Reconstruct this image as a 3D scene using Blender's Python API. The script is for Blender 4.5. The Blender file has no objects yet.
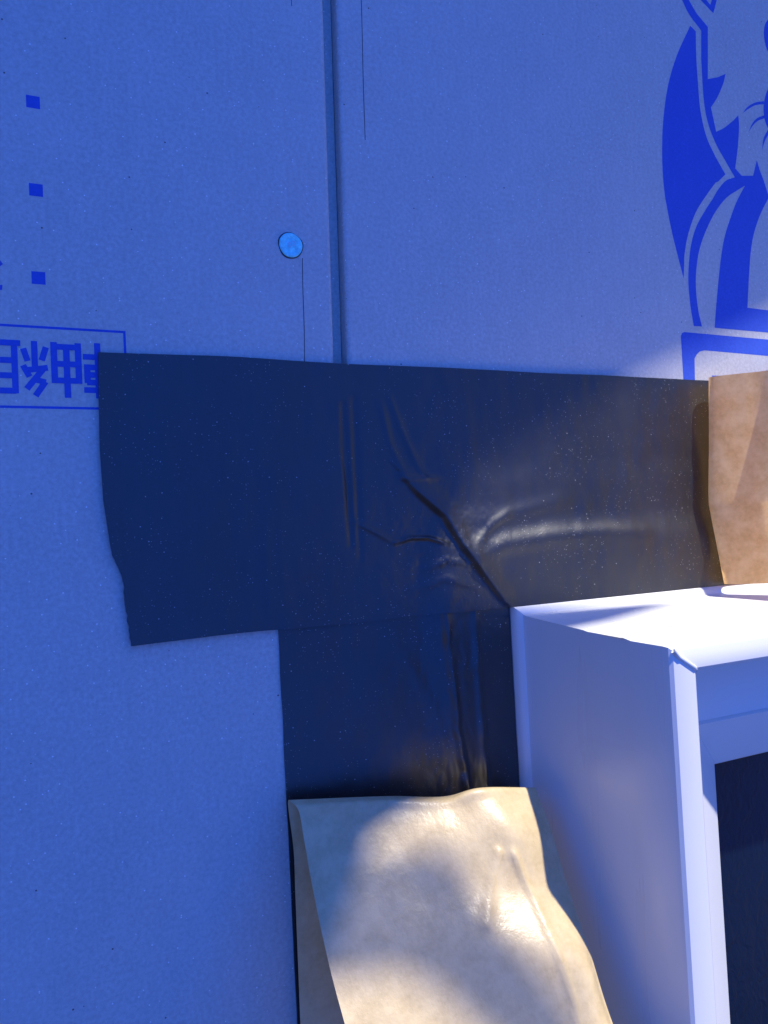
import bpy, bmesh, math, random
from mathutils import Vector, Matrix, noise

# ------------------------------------------------------------------ camera, sky, sun, exposure
CZ = 1.90            # eye height (m)
D = 0.206            # distance of the lens from the sheathing
F = 769.0            # focal length in pixels of the 768 px wide picture
scene = bpy.context.scene
C = scene.collection

ex = Vector((1681, -66, 769)).normalized()           # wall "right", seen by the camera (x right, y down, z forward)
up = Vector((-1530, -30000, 769)); up = (up - ex * up.dot(ex)).normalized()
ey = up.cross(ex)                                    # into the wall
MW = Matrix((ex, ey, up))                            # camera -> world
cam = bpy.data.cameras.new('camera'); camo = bpy.data.objects.new('camera', cam); C.objects.link(camo)
rot = MW @ Matrix(((1, 0, 0), (0, -1, 0), (0, 0, -1)))
camo.matrix_world = Matrix.Translation((0, -D, CZ)) @ rot.to_4x4()
cam.sensor_fit = 'HORIZONTAL'; cam.sensor_width = 36; cam.lens = 36 * F / 768
cam.clip_start = 0.01; cam.clip_end = 2000
scene.camera = camo

SA, SE = math.radians(30), math.radians(62)          # sun: azimuth to the right of the wall's normal, elevation
SUN = Vector((math.cos(SE) * math.sin(SA), -math.cos(SE) * math.cos(SA), math.sin(SE)))
world = bpy.data.worlds.new('World'); scene.world = world; world.use_nodes = True
wn = world.node_tree
sky = wn.nodes.new('ShaderNodeTexSky'); sky.sky_type = 'NISHITA'; sky.sun_disc = False
sky.sun_elevation = SE; sky.sun_rotation = math.atan2(SUN.x, SUN.y)
wn.links.new(sky.outputs[0], wn.nodes['Background'].inputs[0]); wn.nodes['Background'].inputs[1].default_value = 0.05
sl = bpy.data.lights.new('sun', 'SUN'); sl.energy = 4.6; sl.angle = math.radians(0.9); sl.color = (1, .95, .85)
so = bpy.data.objects.new('sun', sl); C.objects.link(so); so.location = (3, -3, 8)
so.rotation_euler = (-SUN).to_track_quat('-Z', 'Y').to_euler()
vs = scene.view_settings
vs.view_transform = 'Standard'; vs.look = 'None'; vs.exposure = 0.55; vs.gamma = 1; vs.use_curve_mapping = False
scene.cycles.use_denoising = True
scene.cycles.max_bounces = 10; scene.cycles.diffuse_bounces = 6; scene.cycles.transmission_bounces = 8
scene.cycles.sample_clamp_indirect = 8

# ------------------------------------------------------------------ helpers
def P(px, py, p=0.0):
    """picture position -> point on the plane p metres in front of the sheathing"""
    d = MW @ Vector(((px - 384) / F, (py - 512) / F, 1)); t = (D - p) / d.y
    return Vector((d.x * t, -p, CZ + d.z * t))

def W(x, z, p): return Vector((x, -p, CZ + z))

def mesh(name, verts, faces, mat, parent=None, smooth=False):
    me = bpy.data.meshes.new(name); me.from_pydata([tuple(v) for v in verts], [], faces); me.update()
    if smooth:
        for q in me.polygons: q.use_smooth = True
    o = bpy.data.objects.new(name, me); C.objects.link(o)
    if mat: me.materials.append(mat)
    if parent: o.parent = parent
    return o

def empty(name, loc):
    o = bpy.data.objects.new(name, None); C.objects.link(o); o.location = loc; return o

def tag(o, label=None, cat=None, group=None, kind=None):
    for k, v in (('label', label), ('category', cat), ('group', group), ('kind', kind)):
        if v: o[k] = v
    return o

def under(o, parent):
    """parent, keeping the place (parents are never rotated)"""
    bpy.context.view_layer.update()
    o.parent = parent; o.matrix_parent_inverse = parent.matrix_world.inverted(); return o

def box(name, a, b, mat, parent=None, bev=0.0, seg=2):
    bm = bmesh.new(); bmesh.ops.create_cube(bm, size=1)
    for v in bm.verts: v.co = Vector([(a[i] + b[i]) / 2 + v.co[i] * (b[i] - a[i]) for i in range(3)])
    if bev: bmesh.ops.bevel(bm, geom=bm.edges[:], offset=bev, segments=seg, affect='EDGES', profile=.5)
    me = bpy.data.meshes.new(name); bm.to_mesh(me); bm.free(); me.materials.append(mat)
    o = bpy.data.objects.new(name, me); C.objects.link(o)
    if parent: under(o, parent)
    return o

def tube(name, a, b, r, mat, parent=None, n=20):
    a, b = Vector(a), Vector(b); d = (b - a).normalized(); u = d.orthogonal().normalized(); w = d.cross(u)
    vs_, fs = [], []
    for c, rr in ((a, r), (b, r), (b, r * .88), (a, r * .88)):
        for k in range(n):
            t = 2 * math.pi * k / n; vs_.append(c + (u * math.cos(t) + w * math.sin(t)) * rr)
    for j in range(4):
        for k in range(n):
            fs.append((j * n + k, j * n + (k + 1) % n, ((j + 1) % 4) * n + (k + 1) % n, ((j + 1) % 4) * n + k))
    o = mesh(name, vs_, fs, mat, None, False)
    if parent: under(o, parent)
    return o

def sm(a, b, x):
    t = max(0., min(1., (x - a) / (b - a))); return t * t * (3 - 2 * t)

def interp(tab, x):
    if x <= tab[0][0]: return tab[0][1]
    for (a, va), (b, vb) in zip(tab, tab[1:]):
        if x <= b: return va + (vb - va) * (x - a) / (b - a)
    return tab[-1][1]

def catmull(pts, t):
    n = len(pts) - 1; i = min(int(t), n - 1); f = t - i
    p1, p2 = pts[i], pts[i + 1]
    p0 = pts[i - 1] if i > 0 else p1 * 2 - p2
    p3 = pts[i + 2] if i + 2 <= n else p2 * 2 - p1
    return .5 * ((2 * p1) + (p2 - p0) * f + (2 * p0 - 5 * p1 + 4 * p2 - p3) * f * f + (3 * p1 - p0 - 3 * p2 + p3) * f ** 3)

def segdist(x, z, pts):
    best, bt = 1e9, 0; n = len(pts) - 1
    for i in range(n):
        ax, az = pts[i]; bx_, bz = pts[i + 1]; dx, dz = bx_ - ax, bz - az
        t = max(0, min(1, ((x - ax) * dx + (z - az) * dz) / (dx * dx + dz * dz)))
        d = math.hypot(x - ax - dx * t, z - az - dz * t)
        if d < best:
            best, bt = d, (i + t) / n
            side = 1 if (dx * (z - az) - dz * (x - ax)) > 0 else -1
    return best, bt, side

# ------------------------------------------------------------------ materials
def newmat(name):
    m = bpy.data.materials.new(name); m.use_nodes = True
    nt = m.node_tree; b = nt.nodes['Principled BSDF']
    return m, nt, b

def N(nt, kind, **kw):
    n = nt.nodes.new(kind)
    for k, v in kw.items():
        if k in n.inputs: n.inputs[k].default_value = v
        else: setattr(n, k, v)
    return n

def coords(nt):
    g = N(nt, 'ShaderNodeNewGeometry'); return g.outputs['Position']

def ramp(nt, src, stops):
    r = N(nt, 'ShaderNodeValToRGB'); e = r.color_ramp.elements
    while len(e) < len(stops): e.new(.5)
    for el, (p, c) in zip(e, stops):
        el.position = p; el.color = (*c, 1) if isinstance(c, tuple) else (c, c, c, 1)
    nt.links.new(src, r.inputs[0]); return r.outputs[0]

def mixc(nt, fac, a, b, mode='MIX'):
    m = N(nt, 'ShaderNodeMix', data_type='RGBA', blend_type=mode)
    for s, i in ((fac, 0), (a, 6), (b, 7)):
        if isinstance(s, (int, float)): m.inputs[i].default_value = s
        elif isinstance(s, tuple): m.inputs[i].default_value = (*s, 1)
        else: nt.links.new(s, m.inputs[i])
    return m.outputs[2]

def bump(nt, b, src, strength, dist, chain=None):
    n = N(nt, 'ShaderNodeBump', Strength=strength, Distance=dist)
    nt.links.new(src, n.inputs['Height'])
    if chain: nt.links.new(chain, n.inputs['Normal'])
    nt.links.new(n.outputs[0], b.inputs['Normal']); return n.outputs[0]

def noise_tex(nt, pos, scale, detail=4, rough=.5, stretch=None):
    n = N(nt, 'ShaderNodeTexNoise', Scale=scale, Detail=detail, Roughness=rough)
    if stretch:
        mp = N(nt, 'ShaderNodeMapping'); mp.inputs['Scale'].default_value = stretch
        nt.links.new(pos, mp.inputs[0]); nt.links.new(mp.outputs[0], n.inputs['Vector'])
    else: nt.links.new(pos, n.inputs['Vector'])
    return n.outputs['Fac']

def specks(nt, pos, scale, size, keep):
    """tiny irregular dots: voronoi cells whose random value passes 'keep'"""
    v = N(nt, 'ShaderNodeTexVoronoi', Scale=scale); nt.links.new(pos, v.inputs['Vector'])
    a = N(nt, 'ShaderNodeMath', operation='LESS_THAN'); a.inputs[1].default_value = size
    nt.links.new(v.outputs['Distance'], a.inputs[0])
    s = N(nt, 'ShaderNodeSeparateColor'); nt.links.new(v.outputs['Color'], s.inputs[0])
    c = N(nt, 'ShaderNodeMath', operation='GREATER_THAN'); c.inputs[1].default_value = keep
    nt.links.new(s.outputs[0], c.inputs[0])
    m = N(nt, 'ShaderNodeMath', operation='MULTIPLY')
    nt.links.new(a.outputs[0], m.inputs[0]); nt.links.new(c.outputs[0], m.inputs[1])
    return m.outputs[0]

def paperboard(name, base, dark, light, speck=True):
    m, nt, b = newmat(name); pos = coords(nt)
    fib = noise_tex(nt, pos, 900, 5, .7)
    col = mixc(nt, ramp(nt, fib, [(.34, 0.), (.66, 1.)]), dark, base)
    big = noise_tex(nt, pos, 22, 5, .6)
    col = mixc(nt, ramp(nt, big, [(.3, 0.), (.75, .3)]), col, light)
    wov = noise_tex(nt, pos, 260, 4, .6, (1, 1, .35))
    col = mixc(nt, ramp(nt, wov, [(.4, 0.), (.8, .35)]), col, dark)
    if speck:
        col = mixc(nt, specks(nt, pos, 800, .15, .88), col, (.86, .85, .83))
        col = mixc(nt, specks(nt, pos, 420, .10, .965), col, (.12, .11, .10))
    nt.links.new(col, b.inputs['Base Color'])
    b.inputs['Roughness'].default_value = .62; b.inputs['Specular IOR Level'].default_value = .35
    bump(nt, b, fib, .35, .00012)
    return m

M_board = paperboard('board_paper', (.60, .575, .54), (.43, .41, .38), (.68, .655, .62))
M_print = paperboard('blue_ink', (.040, .105, .56), (.026, .078, .44), (.085, .155, .60), False)

def simple(name, col, rough, spec=.5, metal=0, nscale=None, nb=.1, nd=.001, var=.1):
    m, nt, b = newmat(name)
    b.inputs['Roughness'].default_value = rough; b.inputs['Specular IOR Level'].default_value = spec; b.inputs['Metallic'].default_value = metal
    b.inputs['Base Color'].default_value = (*col, 1)
    if nscale:
        pos = coords(nt); f = noise_tex(nt, pos, nscale, 5, .6)
        nt.links.new(mixc(nt, ramp(nt, f, [(.3, 0.), (.7, 1.)]), tuple(c * (1 - var) for c in col), tuple(min(1, c * (1 + var)) for c in col)), b.inputs['Base Color'])
        bump(nt, b, f, nb, nd)
    return m

def tape_mat():
    m, nt, b = newmat('black_butyl_tape'); pos = coords(nt)
    d1 = specks(nt, pos, 1700, .20, .80); d2 = specks(nt, pos, 520, .085, .78)
    patch = ramp(nt, noise_tex(nt, pos, 60, 3, .6), [(.42, 0.), (.62, 1.)])
    dd = N(nt, 'ShaderNodeMath', operation='MULTIPLY'); nt.links.new(d1, dd.inputs[0]); nt.links.new(patch, dd.inputs[1])
    mx = N(nt, 'ShaderNodeMath', operation='MAXIMUM'); nt.links.new(dd.outputs[0], mx.inputs[0]); nt.links.new(d2, mx.inputs[1])
    big = noise_tex(nt, pos, 35, 4, .6)
    col = mixc(nt, ramp(nt, big, [(.3, 0.), (.7, 1.)]), (.004, .005, .007), (.008, .008, .010))
    col = mixc(nt, mx.outputs[0], col, (.34, .33, .31))
    nt.links.new(col, b.inputs['Base Color'])
    nt.links.new(ramp(nt, noise_tex(nt, pos, 50, 4, .6, (1, 1, .3)), [(.3, .36), (.7, .50)]), b.inputs['Roughness'])
    b.inputs['IOR'].default_value = 1.82; b.inputs['Specular IOR Level'].default_value = .5
    c1 = bump(nt, b, noise_tex(nt, pos, 1500, 3, .6), .35, .00012)
    bump(nt, b, noise_tex(nt, pos, 130, 3, .5, (1, 1, .4)), .25, .0006, c1)
    return m
M_tape = tape_mat()

def kraft(name, base, dark, light, trans, rough):
    m, nt, b = newmat(name); pos = coords(nt)
    f1 = noise_tex(nt, pos, 700, 5, .65); f2 = noise_tex(nt, pos, 170, 4, .6)
    col = mixc(nt, ramp(nt, f1, [(.35, 0.), (.7, 1.)]), dark, base)
    col = mixc(nt, ramp(nt, f2, [(.38, 0.), (.70, .9)]), col, light)
    nt.links.new(col, b.inputs['Base Color'])
    b.inputs['Roughness'].default_value = rough; b.inputs['Specular IOR Level'].default_value = .6
    c1 = bump(nt, b, f1, .2, .0001)
    cr = noise_tex(nt, pos, 330, 4, .65, (1, 1, .6))
    nrm = bump(nt, b, cr, .30, .0007, c1)
    t = N(nt, 'ShaderNodeBsdfTranslucent'); nt.links.new(col, t.inputs[0])
    ms = N(nt, 'ShaderNodeMixShader'); ms.inputs[0].default_value = trans
    nt.links.new(b.outputs[0], ms.inputs[1]); nt.links.new(t.outputs[0], ms.inputs[2])
    nt.links.new(ms.outputs[0], nt.nodes['Material Output'].inputs[0])
    return m
M_paper = kraft('release_paper', (.66, .50, .26), (.57, .43, .21), (.73, .57, .31), .14, .34)
M_kraft = kraft('brown_release_paper', (.86, .54, .24), (.72, .44, .18), (.94, .66, .34), .60, .6)

def pvc():
    m, nt, b = newmat('white_vinyl'); pos = coords(nt)
    f = noise_tex(nt, pos, 25, 4, .6)
    nt.links.new(mixc(nt, f, (.70, .69, .65), (.75, .74, .70)), b.inputs['Base Color'])
    dust = specks(nt, pos, 300, .06, .975)
    nt.links.new(mixc(nt, dust, mixc(nt, f, (.70, .69, .65), (.75, .74, .70)), (.2, .19, .18)), b.inputs['Base Color'])
    nt.links.new(ramp(nt, noise_tex(nt, pos, 90, 3, .6, (1, 1, .1)), [(.3, .26), (.7, .36)]), b.inputs['Roughness'])
    bump(nt, b, noise_tex(nt, pos, 45, 3, .5), .12, .0006)
    return m
M_pvc = pvc()

def glass():
    m, nt, b = newmat('obscure_glass'); pos = coords(nt)
    b.inputs['Base Color'].default_value = (.003, .008, .022, 1)
    b.inputs['Roughness'].default_value = .28; b.inputs['Specular IOR Level'].default_value = .32
    w = N(nt, 'ShaderNodeTexNoise', Scale=330, Detail=2, Distortion=.8)
    mp = N(nt, 'ShaderNodeMapping'); mp.inputs['Scale'].default_value = (1, 1, .7)
    nt.links.new(pos, mp.inputs[0]); nt.links.new(mp.outputs[0], w.inputs['Vector'])
    bump(nt, b, w.outputs['Fac'], .16, .0012)
    return m
M_glass = glass()
M_nail = simple('blue_zinc_coating', (.25, .88, .92), .5, .4, 0, 900, .4, .0003, .25)
M_pencil = simple('graphite', (.05, .05, .06), .6)
M_gasket = simple('black_rubber', (.012, .012, .014), .55)
M_wood = simple('spruce_wood', (.38, .27, .16), .7, .3, 0, 60, .4, .002, .25)
M_concrete = simple('concrete', (.33, .32, .30), .85, .2, 0, 45, .5, .004, .2)
M_ground = simple('bare_soil', (.125, .115, .10), .95, .1, 0, 9, .8, .03, .35)
M_steel = simple('galvanised_steel', (.55, .56, .58), .42, .5, .9, 40, .15, .001, .12)

def tarp_mat():
    m, nt, b = newmat('blue_tarpaulin'); pos = coords(nt)
    wv = noise_tex(nt, pos, 500, 2, .5)
    col = mixc(nt, wv, (.006, .060, .40), (.010, .080, .48))
    nt.links.new(col, b.inputs['Base Color']); b.inputs['Roughness'].default_value = .45
    t = N(nt, 'ShaderNodeBsdfTranslucent'); t.inputs[0].default_value = (.028, .142, .86, 1)
    ms = N(nt, 'ShaderNodeMixShader'); ms.inputs[0].default_value = .78
    nt.links.new(b.outputs[0], ms.inputs[1]); nt.links.new(t.outputs[0], ms.inputs[2])
    nt.links.new(ms.outputs[0], nt.nodes['Material Output'].inputs[0])
    return m
M_tarp = tarp_mat()
def shade_flap_mat():
    m = M_tarp.copy(); m.name = 'part_clear_tarpaulin'; nt = m.node_tree; o = nt.nodes['Material Output']
    src = o.inputs[0].links[0].from_socket
    tr = N(nt, 'ShaderNodeBsdfTransparent'); ms = N(nt, 'ShaderNodeMixShader'); ms.inputs[0].default_value = .19
    nt.links.new(src, ms.inputs[1]); nt.links.new(tr.outputs[0], ms.inputs[2]); nt.links.new(ms.outputs[0], o.inputs[0])
    return m
M_shade_flap = shade_flap_mat()  # part-clear tarpaulin, lets some sun through the added shading flap

# ------------------------------------------------------------------ ground
g = mesh('ground', [(-600, -600, 0), (600, -600, 0), (600, 600, 0), (-600, 600, 0)], [(0, 1, 2, 3)], M_ground)
tag(g, kind='structure')

# ------------------------------------------------------------------ house wall: foundation, frame, sheathing boards
XJ0, XJ1 = P(334.5, 360).x, P(348, 360).x                 # joint between the two boards
WX0, WX1 = .1348, .9167                 # window, outer edges
WT, WB = -.0255, -.9955                 # window top and bottom, relative to the eye height
TH = .0095                              # board thickness
wall = empty('house_wall', (0, .1, 0))
tag(wall, 'pale paper-faced sheathing wall with blue printed marks, behind the black tape', 'wall')
box('foundation', (-1.9, .012, -.2), (2.9, .16, .30), M_concrete, wall, .004)
for a in (-1.85, -.91, .02, .94, 1.86, 2.78):
    box('stud', (a - .0, .0100, .302), (a + .10, .115, 2.95), M_wood, wall, .002)

SKEW = .020                             # the joint is not quite plumb
def board(name, x0, x1, z0, z1, hole=None):
    """sheathing board with rounded paper-wrapped long edges; hole = (x0, x1, z0, z1)"""
    r = .0012
    bm = bmesh.new()
    xs = sorted({x0, x1} | ({hole[0], hole[1]} if hole else set()))
    zs = sorted({z0, z1} | ({hole[2], hole[3]} if hole else set()))
    vv = {}
    def v(i, k):
        if (i, k) not in vv: vv[i, k] = bm.verts.new((xs[i], 0, zs[k]))
        return vv[i, k]
    for i in range(len(xs) - 1):
        for k in range(len(zs) - 1):
            if hole and xs[i] >= hole[0] - 1e-6 and xs[i + 1] <= hole[1] + 1e-6 and zs[k] >= hole[2] - 1e-6 and zs[k + 1] <= hole[3] + 1e-6: continue
            bm.faces.new((v(i, k), v(i + 1, k), v(i + 1, k + 1), v(i, k + 1)))
    bmesh.ops.recalc_face_normals(bm, faces=bm.faces[:])
    ex_ = bmesh.ops.extrude_face_region(bm, geom=bm.faces[:])
    for e in ex_['geom']:
        if isinstance(e, bmesh.types.BMVert): e.co.y += TH
    bmesh.ops.recalc_face_normals(bm, faces=bm.faces[:])
    ed = [e for e in bm.edges if abs(e.verts[0].co.y) < 1e-6 and abs(e.verts[1].co.y) < 1e-6 and abs(e.verts[0].co.x - e.verts[1].co.x) < 1e-6
          and any(abs(f.normal.y) < .5 for f in e.link_faces)]
    bmesh.ops.bevel(bm, geom=ed, offset=r, segments=4, affect='EDGES', profile=.5)
    for v_ in bm.verts:
        if XJ0 - .004 < v_.co.x < XJ1 + .004: v_.co.x += SKEW * (v_.co.z - CZ - .05)
    me = bpy.data.meshes.new(name); bm.to_mesh(me); bm.free(); me.materials.append(M_board)
    o = bpy.data.objects.new(name, me); C.objects.link(o); return under(o, wall)

H0, H1 = .305, 2.95
js = box('joint_strip', (XJ0 + .0002, .0046, .31), (XJ1 - .0002, .0094, 2.94), M_board)
for v_ in js.data.vertices: v_.co.x += SKEW * (v_.co.z - CZ - .05)
under(js, wall)
bL = board('sheathing_board', XJ0 - .91, XJ0, H0, H1)
bR = board('sheathing_board', XJ1, XJ1 + .91, H0, H1, (WX0 + .018, WX1 - .018, CZ + WB + .018, CZ + WT - .018))
board('sheathing_board', XJ1 + .913, XJ1 + 1.823, H0, H1)
board('sheathing_board', XJ0 - 1.823, XJ0 - .913, H0, H1)

# print on the boards --------------------------------------------------
INK = .00003
def flatpoly(name, polys, mat, parent, p=INK):
    """each poly: list of wall points (x, z from eye height)"""
    vs_, fs = [], []
    for q in polys:
        a = sum(q[i][0] * q[(i + 1) % len(q)][1] - q[(i + 1) % len(q)][0] * q[i][1] for i in range(len(q)))
        if a < 0: q = q[::-1]
        fs.append(tuple(range(len(vs_), len(vs_) + len(q)))); vs_ += [W(x, z, p) for x, z in q]
    o = mesh(name, vs_, fs, mat); return under(o, parent)

def wp(px, py):
    v = P(px, py); return (v.x, v.z - CZ)
def z7(pts): return [wp(640 + a / 5.12, b / 5.12) for a, b in pts]
def z8(pts): return [wp(640 + a / 4.656, 180 + b / 4.656) for a, b in pts]
def smooth_curve(pts, n=5):
    q = [Vector((a, b)) for a, b in pts]; out = []
    for i in range(len(q) - 1):
        for k in range(n): out.append(tuple(catmull(q, i + k / n)))
    out.append(tuple(q[-1])); return out
def rect(x0, z0, x1, z1): return [(x0, z0), (x1, z0), (x1, z1), (x0, z1)]

# three square bullets
for px, py in ((33, 102), (36, 190), (38.5, 278)):
    x, z = wp(px, py); h = .00158
    flatpoly('printed_square', [rect(x - h, z - h, x + h, z + h)], M_print, bL)
# ruled box and the two characters inside it (printed upside down)
x1b, z1b = wp(125.5, 331); z0b = wp(60, 409)[1]; x0b = -.075; lw = .00062
flatpoly('printed_box', [rect(x0b, z1b - lw, x1b, z1b), rect(x0b, z0b, x1b, z0b + lw), rect(x1b - lw, z0b + lw, x1b, z1b - lw), rect(x0b, z0b + lw, x0b + lw, z1b - lw)], M_print, bL)

def strokes(lines, w):
    out = []
    for pts in lines:
        ww = w
        if isinstance(pts[0], (int, float)): ww, pts = pts[0], pts[1:]
        for (ax, ay), (bx_, by) in zip(pts, pts[1:]):
            d = Vector((bx_ - ax, by - ay)); d.normalize(); n = Vector((-d.y, d.x)) * ww / 2; e = d * ww * .12
            out.append([(ax - e.x + n.x, ay - e.y + n.y), (bx_ + e.x + n.x, by + e.y + n.y), (bx_ + e.x - n.x, by + e.y - n.y), (ax - e.x - n.x, ay - e.y - n.y)])
    return out
# glyph cells 100 x 100, y down, upright
JIKU = [[(2, 14), (48, 14)], [(25, 0), (25, 100)], [(7, 28), (43, 28)], [(7, 42), (43, 42)], [(7, 56), (43, 56)], [(7, 28), (7, 60)], [(43, 28), (43, 60)], [(2, 75), (48, 75)],
        [(57, 26), (57, 98)], [(57, 30), (96, 30)], [(96, 26), (96, 98)], [(76, 0), (76, 90)], [(57, 60), (96, 60)], [(57, 91), (96, 91)]]
SOSHI = [[(24, 2), (8, 26), (24, 30)], [(38, 14), (10, 50)], [(4, 52), (42, 46)], [(24, 50), (24, 98)], [(12, 66), (5, 88)], [(36, 64), (42, 84)], [(34, 36), (43, 54)],
         [(57, 6), (57, 94)], [(57, 9), (91, 9)], [(91, 6), (91, 94)], [(57, 36), (91, 36)], [(57, 63), (91, 63)], [(48, 94), (100, 94)]]
def glyph(lines, xr, zt, w, h, sw):
    """upside-down glyph: its left side is at xr, its foot at zt"""
    off = 0; out = []
    for k, q in enumerate(strokes(lines, sw)):
        out.append([(xr - a / 100 * w, zt - (100 - b) / 100 * h) for a, b in q])
    return out
gz = wp(60, 342)[1]; gz2 = wp(60, 397)[1]
for nm, ln, pxr, pxl in (('printed_character', JIKU, 113, 52), ('printed_character', SOSHI, 49.5, -12)):
    xr, xl = wp(pxr, 370)[0], wp(pxl, 370)[0]
    grp = glyph(ln, xr, gz, xr - xl, gz - gz2, 10.5)
    vs_, fs = [], []
    for k, q in enumerate(grp):
        fs.append(tuple(range(len(vs_), len(vs_) + 4)))
        a = sum(q[i][0] * q[(i + 1) % 4][1] - q[(i + 1) % 4][0] * q[i][1] for i in range(4))
        q = q if a > 0 else q[::-1]
        vs_ += [W(x, z, INK + k * 6e-6) for x, z in q]
    under(mesh(nm, vs_, fs, M_print), bL)
flatpoly('printed_character', [[wp(-12, 262), wp(-1, 259), wp(3, 264), wp(-2, 268), wp(-12, 266)], [wp(-14, 290), wp(-14, 284), wp(2.5, 285), wp(2, 290)]], M_print, bL)

# emblem: crescent, outline band, arm, stripe, box
cres = z7(smooth_curve([(257, 132), (190, 280), (145, 430), (120, 600), (113, 760), (117, 900), (128, 1010)])) + \
       z8(smooth_curve([(118, 90), (150, 250), (203, 460)])) + \
       z8(smooth_curve([(205, 400), (208, 340), (225, 250), (260, 150), (310, 70), (352, 12)])) + \
       z7(smooth_curve([(400, 930), (437, 893)])) + z7(smooth_curve([(385, 800), (340, 700), (310, 570), (297, 430), (288, 290), (285, 160)]))
band = z7(smooth_curve([(215, 0), (250, 72), (313, 157)])) + z7(smooth_curve([(313, 300), (325, 500), (345, 620), (385, 730), (440, 830), (485, 908)])) + \
       z7([(520, 940), (577, 940), (590, 930), (577, 900), (520, 900)]) + z7(smooth_curve([(487, 862), (500, 760), (507, 650), (503, 590)])) + \
       z7(smooth_curve([(480, 615), (430, 655), (390, 675)])) + z7(smooth_curve([(363, 550), (395, 500), (425, 430), (438, 378)])) + \
       z7(smooth_curve([(400, 395), (347, 405)])) + z7([(347, 138)]) + z7(smooth_curve([(290, 70), (250, 0), (215, -75), (170, -75)], 3))
ARM = z7(smooth_curve([(485, 908), (440, 925), (400, 970), (372, 1018)])) + z8(smooth_curve([(310, 130), (265, 210), (240, 290), (228, 380), (225, 480), (235, 590), (250, 680)])) + \
      z8(smooth_curve([(288, 682), (270, 600), (260, 500), (262, 420), (275, 330), (305, 240), (350, 150), (400, 85), (450, 50), (488, 27)])) + z7([(560, 935)])
stripe = z8(smooth_curve([(488, 27), (450, 100), (420, 180), (395, 260), (380, 340), (368, 440), (355, 580), (347, 688)])) + z8([(640, 714), (640, 612), (500, 595)]) + \
         z8(smooth_curve([(507, 450), (515, 340), (530, 250), (560, 160), (600, 80)])) + z8([(575, 0)]) + z7([(612, 870), (598, 820), (577, 905)])
wb = lambda L: z8(L)
boxp = [z8([(190, 728), (194, 714), (205, 708), (2400, 905), (2400, 980), (300, 793)]), z8([(190, 728), (300, 793), (277, 799), (264, 812), (254, 830)]), z8([(190, 728), (254, 830), (258, 1100), (212, 1100)]),
        z8([(335, 910), (376, 912), (384, 1100), (340, 1100)])]
ear = [z7([(300, -12), (310, 0), (340, 0), (332, -12)]), z7([(310, 0), (375, 68), (360, 25), (340, 0)]), z7([(375, 68), (393, 0), (367, 0), (360, 25)]), z7([(393, 0), (402, -30), (378, -30), (367, 0)])]
wh = [z7(smooth_curve([(525, 580), (550, 548), (590, 525), (634, 518)]) + smooth_curve([(634, 534), (590, 539), (552, 560), (525, 580)])),
      z7(smooth_curve([(555, 677), (575, 632), (600, 605), (637, 590)]) + smooth_curve([(637, 606), (605, 618), (580, 640), (555, 677)])),
      z7(smooth_curve([(625, 767), (632, 710), (655, 664)]) + smooth_curve([(657, 690), (640, 720), (625, 767)])),
      z7(smooth_curve([(662, 92), (640, 125), (634, 180), (645, 240), (664, 285)]) + [(700, 285), (700, 92)]),
      z7(smooth_curve([(662, 440), (642, 490), (632, 555), (640, 620), (662, 670)]) + [(700, 670), (700, 440)])]
def dedupe(q):
    out = []
    for a in q:
        if not out or math.hypot(a[0] - out[-1][0], a[1] - out[-1][1]) > 2e-5: out.append(a)
    if math.hypot(out[0][0] - out[-1][0], out[0][1] - out[-1][1]) < 2e-5: out.pop()
    return out
for k, q in enumerate((cres, band, ARM, stripe)):
    flatpoly('emblem_shape', [dedupe(q)], M_print, bR, INK + k * 6e-6)
flatpoly('emblem_box', boxp, M_print, bR); flatpoly('emblem_shape', ear, M_print, bR)
for q in wh: flatpoly('emblem_shape', [dedupe(q)], M_print, bR)

def hair(a, b, w, parent):
    ax, az = wp(*a); bx_, bz = wp(*b); pts = []
    n = 10
    L, R = [], []
    for i in range(n + 1):
        t = i / n; x = ax + (bx_ - ax) * t + .00006 * math.sin(t * 9 + ax * 900); z = az + (bz - az) * t
        L.append((x - w / 2, z)); R.append((x + w / 2, z))
    return flatpoly('pencil_line', [L + R[::-1]], M_pencil, parent, INK)
hair((302.3, 258), (305, 372), .00022, bL); hair((359.5, -60), (365, 140), .00022, bR); hair((291.3, -60), (291.6, 6), .0002, bL)

# nail ------------------------------------------------------------------
nx, nz = wp(290.5, 245.5)
nail = empty('nail', W(nx, nz, 0)); tag(nail, 'round light blue nail head driven flush into the board above the tape', 'nail')
def disc(name, rings, mat, parent, n=40, wob=0.):
    vs_, fs = [], []
    for r, p in rings:
        for k in range(n):
            t = 2 * math.pi * k / n; rr = r * (1 + wob * math.sin(3 * t + 1) + wob * .6 * math.sin(5 * t))
            vs_.append(W(nx + rr * math.cos(t), nz + rr * math.sin(t) * 1.02, p))
    for j in range(len(rings) - 1):
        for k in range(n): fs.append((j * n + k, j * n + (k + 1) % n, (j + 1) * n + (k + 1) % n, (j + 1) * n + k))
    fs.append(tuple(range((len(rings) - 1) * n, len(rings) * n)))
    return under(mesh(name, vs_, fs, mat, None, False), parent)
disc('head', [(.0034, .0001), (.0034, .0004), (.0031, .0006), (.0022, .0005), (.0020, .0004), (.0012, .00045)], M_nail, nail, wob=.012)
disc('dark_ring', [(.00375, .00004), (.0034, .00012)], M_pencil, nail, wob=.03)  # thin dark ring just outside the head
mk = []
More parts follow.
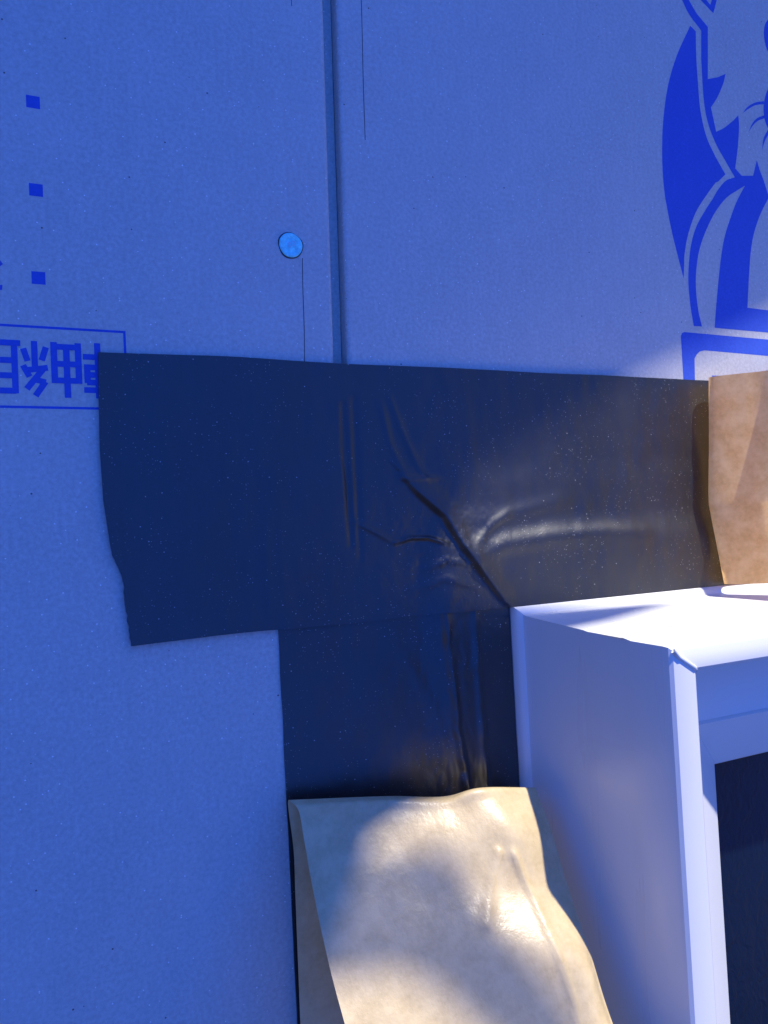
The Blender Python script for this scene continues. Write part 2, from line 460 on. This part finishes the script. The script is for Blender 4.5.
for dx, dz in ((-.0005, -.0001), (.0006, .0004)):
    for r0, r1 in ((.0006, .00042),):
        for k in range(12):
            a, b_ = 2 * math.pi * k / 12, 2 * math.pi * (k + 1) / 12
            mk.append([(nx + dx + r * math.cos(t), nz + dz + 1.3 * r * math.sin(t)) for r, t in ((r0, a), (r0, b_), (r1, b_), (r1, a))])
flatpoly('stamped_mark', mk, simple('worn_zinc', (.45, .62, .75), .4), nail, .00075)

# ------------------------------------------------------------------ window
win = empty('window', (WX0, 0, CZ + WB)); tag(win, 'white vinyl window with dark obscure glass, standing proud of the wall', 'window')
def corners(wl, wt):
    return [(WX0 + wl, WT - wt), (WX1 - wl, WT - wt), (WX1 - wl, WB + wt), (WX0 + wl, WB + wt)]
def mitred(names, prof, mat, smooth_from=None):
    """four mitred bars; prof = (inset at the sides, inset at top and bottom, height off the board)"""
    for s in range(4):
        vs_, fs = [], []
        for wl, wt, p in prof:
            c = corners(wl, wt); a, b = Vector(c[s]), Vector(c[(s + 1) % 4])
            d = (b - a).normalized() * .00003
            vs_ += [W(a.x + d.x, a.y + d.y, p), W(b.x - d.x, b.y - d.y, p)]
        n = len(prof)
        for i in range(n): fs.append((2 * i, 2 * i + 1, 2 * ((i + 1) % n) + 1, 2 * ((i + 1) % n)))
        fs.append(tuple(range(0, 2 * n, 2))); fs.append(tuple(range(1, 2 * n, 2))[::-1])
        o = mesh(names[s], vs_, fs, mat)
        bm = bmesh.new(); bm.from_mesh(o.data); bmesh.ops.recalc_face_normals(bm, faces=bm.faces[:]); bm.to_mesh(o.data); bm.free()
        o.data.shade_smooth() if hasattr(o.data, 'shade_smooth') else None
        o.data.set_sharp_from_angle(angle=math.radians(28)) if hasattr(o.data, 'set_sharp_from_angle') else None
        under(o, win)
FR = [(0, 0, .0005), (0, 0, .0040), (.0006, .0007, .0052), (.0020, .0022, .0062), (.0024, .0028, .0075), (.0023, .0044, .034), (.0023, .0047, .036), (.0022, .0050, .049),
      (.0022, .0049, .050), (.0021, .0051, .0515), (.0021, .0054, .0530), (.0020, .0055, .0640), (.0022, .0057, .0655), (.0029, .0064, .0663), (.0044, .0080, .0667), (.0094, .0112, .0664),
      (.0102, .0120, .0658), (.0106, .0123, .0645), (.0110, .0125, .0500), (.0243, .0302, .0493), (.0243, .0302, .0005)]
mitred(['head_rail', 'jamb', 'sill_rail', 'jamb'], FR, M_pvc)
SS = [(.0244, .0303, .0300), (.0244, .0303, .0490), (.0252, .0310, .0497), (.0370, .0438, .0446), (.0380, .0449, .0438), (.0382, .0451, .0330), (.0382, .0451, .0300)]
mitred(['sash_rail', 'sash_stile', 'sash_rail', 'sash_stile'], SS, M_pvc)
GK = [(.0383, .0452, .0400), (.0383, .0452, .0420), (.0392, .0461, .0418), (.0402, .0471, .0385), (.0402, .0471, .0375)]
mitred(['gasket'] * 4, GK, M_gasket)
c = corners(.0375, .0444)
box('glass_pane', (c[0][0], -.0374, CZ + c[2][1]), (c[1][0], -.0334, CZ + c[0][1]), M_glass, win)
# weld bead at the visible corner, running down the mitre
def bead(i, sx, sz):
    pts = [W(corners(a, b)[i][0], corners(a, b)[i][1], p + .0001) for a, b, p in FR[13:18]]
    vs_, fs = [], []; n = 8; r = .00062
    for q in pts:
        for k in range(n):
            t = 2 * math.pi * k / n
            vs_.append(q + Vector((sx * .7, 0, sz * .7)) * r * math.cos(t) + Vector((0, -1, 0)) * r * .8 * math.sin(t))
    for j in range(len(pts) - 1):
        for k in range(n): fs.append((j * n + k, j * n + (k + 1) % n, (j + 1) * n + (k + 1) % n, (j + 1) * n + k))
    fs.append(tuple(range(n))); fs.append(tuple(range(len(vs_) - n, len(vs_))))
    return under(mesh('corner_weld', vs_, fs, M_pvc, None, True), win)
bead(0, 1, 1)
# nailing fin under the tape
FX, FZ, FT = WX0 - .0235, WT + .0205, .0016
for nm, a, b in (('nailing_fin', (FX, -FT, CZ + WB - .0235), (WX0 + .001, -.0002, CZ + FZ)), ('nailing_fin', (WX0 + .0012, -FT, CZ + WT - .001), (WX1 + .0235, -.0002, CZ + FZ)),
                 ('nailing_fin', (WX1 - .001, -FT, CZ + WB - .0235), (WX1 + .0235, -.0002, CZ + WT - .0012)), ('nailing_fin', (WX0 + .0012, -FT, CZ + WB - .0235), (WX1 - .0012, -.0002, CZ + WB + .001))):
    box(nm, a, b, M_pvc, win)

# ------------------------------------------------------------------ black tapes
def wl(*pts): return [wp(a, b) for a, b in pts]
R_main = wl((398, 474), (414, 492), (440, 515), (456, 545), (478, 575), (498, 601))
R_up1 = wl((388, 398), (398, 428), (412, 460), (424, 482)); R_up2 = wl((379, 405), (388, 445), (402, 475))
R_side = wl((352, 522), (372, 532), (392, 543)); R_thin = wl((392, 543), (408, 538), (424, 538), (441, 544))
R_hi = wl((396, 479), (412, 479), (436, 478)); R_fan1 = wl((470, 545), (484, 528), (505, 512)); R_fan2 = wl((420, 570), (440, 560), (470, 565)); R_fan3 = wl((412, 590), (440, 578), (476, 588))
R_ridge = wl((474, 556), (500, 543), (540, 536), (600, 531), (640, 533)); R_ridge2 = wl((440, 522), (500, 517), (560, 500))
JA, JB = wl((341, 405), (345, 470), (349, 545)), wl((352, 400), (355, 480), (358, 558))
R_soft = wl((268, 480), (266, 560), (270, 620))
BB = {}
def ridge(x, z, pts, amp, w, taper=True):
    b = BB.get(id(pts))
    if b is None: b = BB[id(pts)] = (min(p[0] for p in pts), max(p[0] for p in pts), min(p[1] for p in pts), max(p[1] for p in pts))
    m = 3.2 * w
    if x < b[0] - m or x > b[1] + m or z < b[2] - m or z > b[3] + m: return 0
    d, t, s = segdist(x, z, pts)
    if d > 3.2 * w: return 0
    k = math.sin(math.pi * min(1, max(0, t * .92 + .04))) ** .5 if taper else 1
    return amp * k * math.exp(-(d / w) ** 2)
def h_tape(x, z):
    fx, fz = x - FX, FZ - z                                   # inside the fin when both are positive
    inside = min(fx, fz)
    if fx < 0 or fz < 0: inside = -math.hypot(min(fx, 0), min(fz, 0))
    h = .0020 * sm(-.009, .0035, inside)
    h += .00035 * noise.fractal(Vector((x * 55, z * 38, 1.7)), 1, 2, 4) * .5
    h += .00012 * noise.noise(Vector((x * 240, z * 120, 5)))
    return h
def h_main(x, z):
    h = .0014 + h_tape(x, z)
    # lies over the upright strip below
    h += .0004 * sm(.0585, .0625, x) * sm(.022, .012, z)
    d = 1
    if .09 < x < .15: d, t, s = segdist(x, z, R_main)
    if d < .02:
        k = math.sin(math.pi * min(1, t * .9 + .05)) ** .6
        h += .0021 * k * math.exp(-(d / (.0040 if s > 0 else .0011)) ** 2)
    h += ridge(x, z, R_up1, .0007, .0011) + ridge(x, z, R_up2, .00045, .0012) + ridge(x, z, R_side, .0006, .0009) + ridge(x, z, R_thin, .0010, .0006)
    h += ridge(x, z, R_hi, .0005, .0009) + ridge(x, z, R_fan1, .0006, .0016) + ridge(x, z, R_fan2, .0005, .0012) + ridge(x, z, R_fan3, .0004, .0014)
    h += ridge(x, z, R_ridge, .0009, .0030) + ridge(x, z, R_ridge2, .0007, .003)
    h -= ridge(x, z, JA, .0009, .0009) + ridge(x, z, JB, .0006, .0010)
    h += ridge(x, z, R_soft, .0004, .0022)
    # small crumples round the corner of the fin
    q = math.exp(-(((x - .112) / .020) ** 2 + ((z + .006) / .022) ** 2))
    h += q * .00018 * abs(noise.noise(Vector((x * 700 - z * 260, z * 420 + x * 90, 11))))
    h += q * .00035 * (abs(noise.noise(Vector((x * 150 + z * 60, z * 90, 3)))) + .5 * abs(noise.noise(Vector((x * 330, z * 260, 8)))))
    return max(h, .0009)
LV = wl((440, 610), (446, 660), (452, 720), (462, 790)); LV2 = wl((470, 606), (474, 680), (480, 760), (484, 800)); LV3 = wl((398, 650), (412, 670), (430, 710), (445, 760))
def h_up(x, z):
    h = .0006 + h_tape(x, z)
    k = sm(-.02, -.03, z)
    h += k * ((.55 + 1.1 * abs(noise.noise(Vector((z * 110, 0, 6))))) * ridge(x + .0006 * noise.noise(Vector((z * 160, 3, 0))), z, LV, .0017, .0013, False) + (.4 + abs(noise.noise(Vector((z * 90, 4, 6))))) * ridge(x, z, LV2, .0011, .0012, False) + ridge(x, z, LV3, .0004, .002))
    h += k * .0005 * math.exp(-((x - .112) / .009) ** 2) * abs(noise.noise(Vector((x * 320, z * 170, 2))))
    return max(h, .0004)
def tape(name, xl, xr, zt, zb, h, nu, nv, label, rough_left):
    vs_, fs = [], []
    for layer in (0, 1):
        for j in range(nv + 1):
            z = zt + (zb - zt) * j / nv
            a = xl(z)
            for i in range(nu + 1):
                u = i / nu; x = a + (xr - a) * u
                zz = z + (.0004 * noise.noise(Vector((x * 30, z * 3, 9))) if j in (0, nv) else 0)
                hh = h(x, zz); e = min(u * (xr - a), (zt - z), (z - zb))
                th = .0010
                vs_.append(W(x, zz, hh if layer == 0 else max(hh - th, .0001 + (.0004 if th > .0009 and name else 0) * 0)))
    n1 = (nu + 1) * (nv + 1)
    ix = lambda l, i, j: l * n1 + j * (nu + 1) + i
    for j in range(nv):
        for i in range(nu):
            fs.append((ix(0, i, j), ix(0, i, j + 1), ix(0, i + 1, j + 1), ix(0, i + 1, j)))
            fs.append((ix(1, i, j), ix(1, i + 1, j), ix(1, i + 1, j + 1), ix(1, i, j + 1)))
    for i in range(nu):
        fs.append((ix(0, i, 0), ix(0, i + 1, 0), ix(1, i + 1, 0), ix(1, i, 0))); fs.append((ix(0, i, nv), ix(1, i, nv), ix(1, i + 1, nv), ix(0, i + 1, nv)))
    for j in range(nv):
        fs.append((ix(0, 0, j), ix(1, 0, j), ix(1, 0, j + 1), ix(0, 0, j + 1))); fs.append((ix(0, nu, j), ix(0, nu, j + 1), ix(1, nu, j + 1), ix(1, nu, j)))
    o = mesh(name, vs_, fs, M_tape, None, True)
    o.data.set_sharp_from_angle(angle=math.radians(55))
    return tag(o, label, 'tape')
edge = sorted((wp(a, b)[1], wp(a, b)[0]) for a, b in ((98, 352), (98.5, 400), (99.5, 450), (103, 500), (109, 540), (112, 556), (119, 570), (123, 582), (124, 600), (131, 646)))
tape('waterproof_tape', lambda z: interp(edge, z) + .00025 * noise.noise(Vector((z * 700, 0, 4))) * sm(.01, -.02, z), .300, .0492, WT + .0001, h_main, 860, 270,
     'wide horizontal black butyl tape strip, wrinkled, running above the white window', 0)
tape('waterproof_tape', lambda z: .0604 + .0002 * noise.noise(Vector((z * 90, 0, 2))), WX0 - .0004, .012, -.30, h_up, 200, 520,
     'upright black butyl tape strip beside the white window, its foot behind folded paper', 0)

# ------------------------------------------------------------------ release papers
def sheet(name, rows, nu, nv, mat, jitter, label):
    m = len(rows)
    vs_, fs = [], []
    for j in range(nv + 1):
        t = j / nv * (m - 1)
        colpts = [catmull([r[k] for r in rows], t) for k in range(len(rows[0]))]
        for i in range(nu + 1):
            u = i / nu * (len(colpts) - 1)
            q = catmull(colpts, u); q.y = min(q.y + jitter(q, t, u), -.0030)
            vs_.append(q)
    for j in range(nv):
        for i in range(nu):
            a = j * (nu + 1) + i; fs.append((a, a + 1, a + nu + 2, a + nu + 1))
    return tag(mesh(name, vs_, fs, mat, None, True), label, 'paper')
BP = .0042
def brow(py):
    xl = P(287 + (py - 800) * .038, py).x; z = P(400, py).z - CZ
    return [W(xl, z, BP), W(xl + .025, z, BP), W(xl + .05, z, BP), W(xl + .0665, z, BP + .0003), W(xl + .0745, z, BP + .0004)]
rows = [brow(1330), brow(1180), brow(1024), brow(930), brow(860), brow(820),
        [P(288, 804, .0050), P(385, 799, .0080), P(440, 798, .0110), P(478, 793, .0135), P(531, 790, .0185)],
        [P(292, 803, .0075), P(390, 799, .0125), P(446, 799, .0175), P(480, 788, .0205), P(535, 788, .0195)],
        [P(299, 812, .0100), P(394, 812, .0150), P(450, 812, .0205), P(492, 800, .0238), P(540, 800, .0220)],
        [P(304, 840, .0135), P(398, 840, .0190), P(460, 840, .0255), P(513, 832, .0300), P(551, 829, .0272)],
        [P(313, 890, .0200), P(404, 890, .0255), P(472, 890, .0315), P(534, 888, .0356), P(567, 884, .0338)],
        [P(326, 950, .0275), P(416, 950, .0335), P(500, 951, .0410), P(572, 951, .0462), P(588, 948, .0435)],
        [P(345, 1024, .0365), P(440, 1024, .0420), P(530, 1024, .0485), P(598, 1024, .0540), P(613, 1024, .0530)],
        [P(372, 1120, .0470), P(470, 1120, .0510), P(565, 1120, .0590), P(638, 1120, .0670), P(652, 1120, .0680)],
        [P(410, 1260, .0560), P(510, 1260, .0600), P(605, 1260, .0670), P(680, 1260, .0750), P(694, 1260, .0760)]]
def jit(q, t, u):
    if t < 7: return 0
    k = sm(7, 9, t)
    a = noise.fractal(Vector((q.x * 45, q.z * 30, 2)), 1, 2, 3) * .0008
    d, tt, s = segdist(q.x, q.z - CZ, CR1); b = .0011 * math.exp(-(d / .0010) ** 2)
    d, tt, s = segdist(q.x, q.z - CZ, CR2); b += .0012 * math.exp(-(d / .0011) ** 2)
    return -k * (a + b)
def wq(px, py, p): v = P(px, py, p); return (v.x, v.z - CZ)
CR1 = [wq(484, 835, .017), wq(497, 870, .020), wq(512, 920, .026), wq(528, 965, .032), wq(545, 1024, .041)]
CR2 = [wq(472, 835, .017), wq(462, 870, .019), wq(455, 900, .022)]
sheet('release_paper', rows, 70, 220, M_paper, jit, 'tan release paper folded down off the upright tape, partly sunlit')

fx0, fxc, fxb = P(712, 384, .0080).x, P(712, 505, .0080).x, P(727, 580, .0080).x
ztop, zc, zb = .0490, P(712, 507).z - CZ, WT + .0008
def col(dx, p, extra=0):
    return [W(fx0 + dx, ztop, p), W((fx0 + fxc) / 2 + dx, (ztop + zc) / 2, p), W(fxc + dx, zc + .004, p), W(fxc + dx + .0004, zc - .002, p), W((fxc + fxb) / 2 + dx + extra, (zc + zb) / 2, p), W(fxb + dx + extra, zb, p)]
rows2 = [col(.080, .0052), col(.040, .0052), col(.012, .0052), col(.004, .0052), col(.0008, .0060), col(0, .0078), col(.0018, .0105), col(.0068, .0155), col(.0110, .0195), col(.0128, .0245), col(.0128, .0310),
         col(.0125, .0390), col(.0140, .0450), col(.0200, .0490)]
def jit2(q, t, u): return 0
s2 = sheet('release_paper', rows2, 60, 160, M_kraft, jit2, 'brown release paper curling out from the horizontal tape above the window')

# ------------------------------------------------------------------ tarpaulins out of view (edge shaped to let the sun patches in at the right)
TZ = CZ + .85; TS = 1.27                      # upper edge on the wall, slope
kx, kz = SUN.x / -SUN.y, SUN.z / -SUN.y
lit = [(900, 268, 0), (768, 316, 0), (700, 352, 0), (640, 385, 0), (560, 415, 0), (500, 448, 0), (462, 490, 0), (440, 545, 0), (424, 620, 0), (404, 720, 0)]
tab = []
for a, b, p in lit:
    v = P(a, b, p); t = (TZ - v.z + kz * p) / (kz + TS); tab.append((t, v.x + kx * (t - p)))
tab = [q for q in tab if q[0] < .2555] + [(.2565, .262), (.2600, .335), (.2660, .345), (.2695, .325), (.2730, .287), (.2760, .268), (.2785, .236), (.2802, .231), (.2830, .229),
    (.2880, .222), (.2935, .2165), (.2960, .2130), (.3000, .205), (.3200, .180)]; tab.sort()  # edge outline set so sun and shade fall in place on frame and paper
t0, x0_ = tab[0]
tab = [(0, x0_ + .06), (t0 * .7, x0_ + .04)] + tab + [(.335, .20), (.37, .60), (1.0, .80), (2.2, .80)]
TB = 2.11
def tarp(name, xl, xr, nu, nv, label):
    vv, ff = [], []
    for j in range(nv + 1):
        t = .004 + j / nv * (TB - .004)
        a, b = xl(t), xr(t)
        for i in range(nu + 1):
            x = a + (b - a) * i / nu
            wv = (.02 * math.sin(x * 5 + t * 3) + .012 * noise.noise(Vector((x * 6, t * 9, 0)))) * sm(0, .15, t) * sm(TB, TB - .15, t) * sm(0, .25, min(b - x, x - a))
            vv.append(Vector((x, -t, TZ - TS * t + wv)))
    for j in range(nv):
        for i in range(nu):
            k = j * (nu + 1) + i; ff.append((k, k + 1, k + nu + 2, k + nu + 1))
    return tag(mesh(name, vv, ff, M_tarp, None, True), label, 'tarpaulin')
TL = -1.3
edge_x = lambda t: interp(tab, t)
tp = tarp('tarpaulin', lambda t: TL, edge_x, 60, 220, 'translucent blue tarpaulin overhead, its edge shaped to cast the sun patches, left of the sunlit gap')
flap = [(.2830, .2175), (.2832, .233), (.2850, .243), (.2890, .2495), (.2985, .2530), (.3050, .2585), (.3120, .2655), (.3200, .2670), (.3180, .2540), (.3095, .244), (.3040, .2375), (.2995, .2285), (.2965, .2110)]
fl = mesh('shade_flap', [Vector((x, -t, TZ - TS * t - .001)) for t, x in flap], [tuple(range(len(flap)))], M_shade_flap); fl.parent = tp  # added out of view, shaped to shade the middle of the lower paper
tarp('tarpaulin', lambda t: x0_ + .07 + .75 * sm(.30, .48, t), lambda t: 2.6, 40, 60, 'translucent blue tarpaulin slung right of the sunlit gap')
bt = box('batten', (TL, -.004 - .024, TZ - .0), (2.61, -.0005, TZ + .045), M_wood, None, .002)
tag(bt, 'wooden batten holding the tarpaulin against the wall', 'batten')
rl = tube('scaffold_pipe', (TL - .3, -TB - .03, .0245), (2.8, -TB - .03, .0245), .0243, M_steel)
tag(rl, 'galvanised scaffold pipe on the ground weighing down the foot of the tarpaulins', 'pipe')
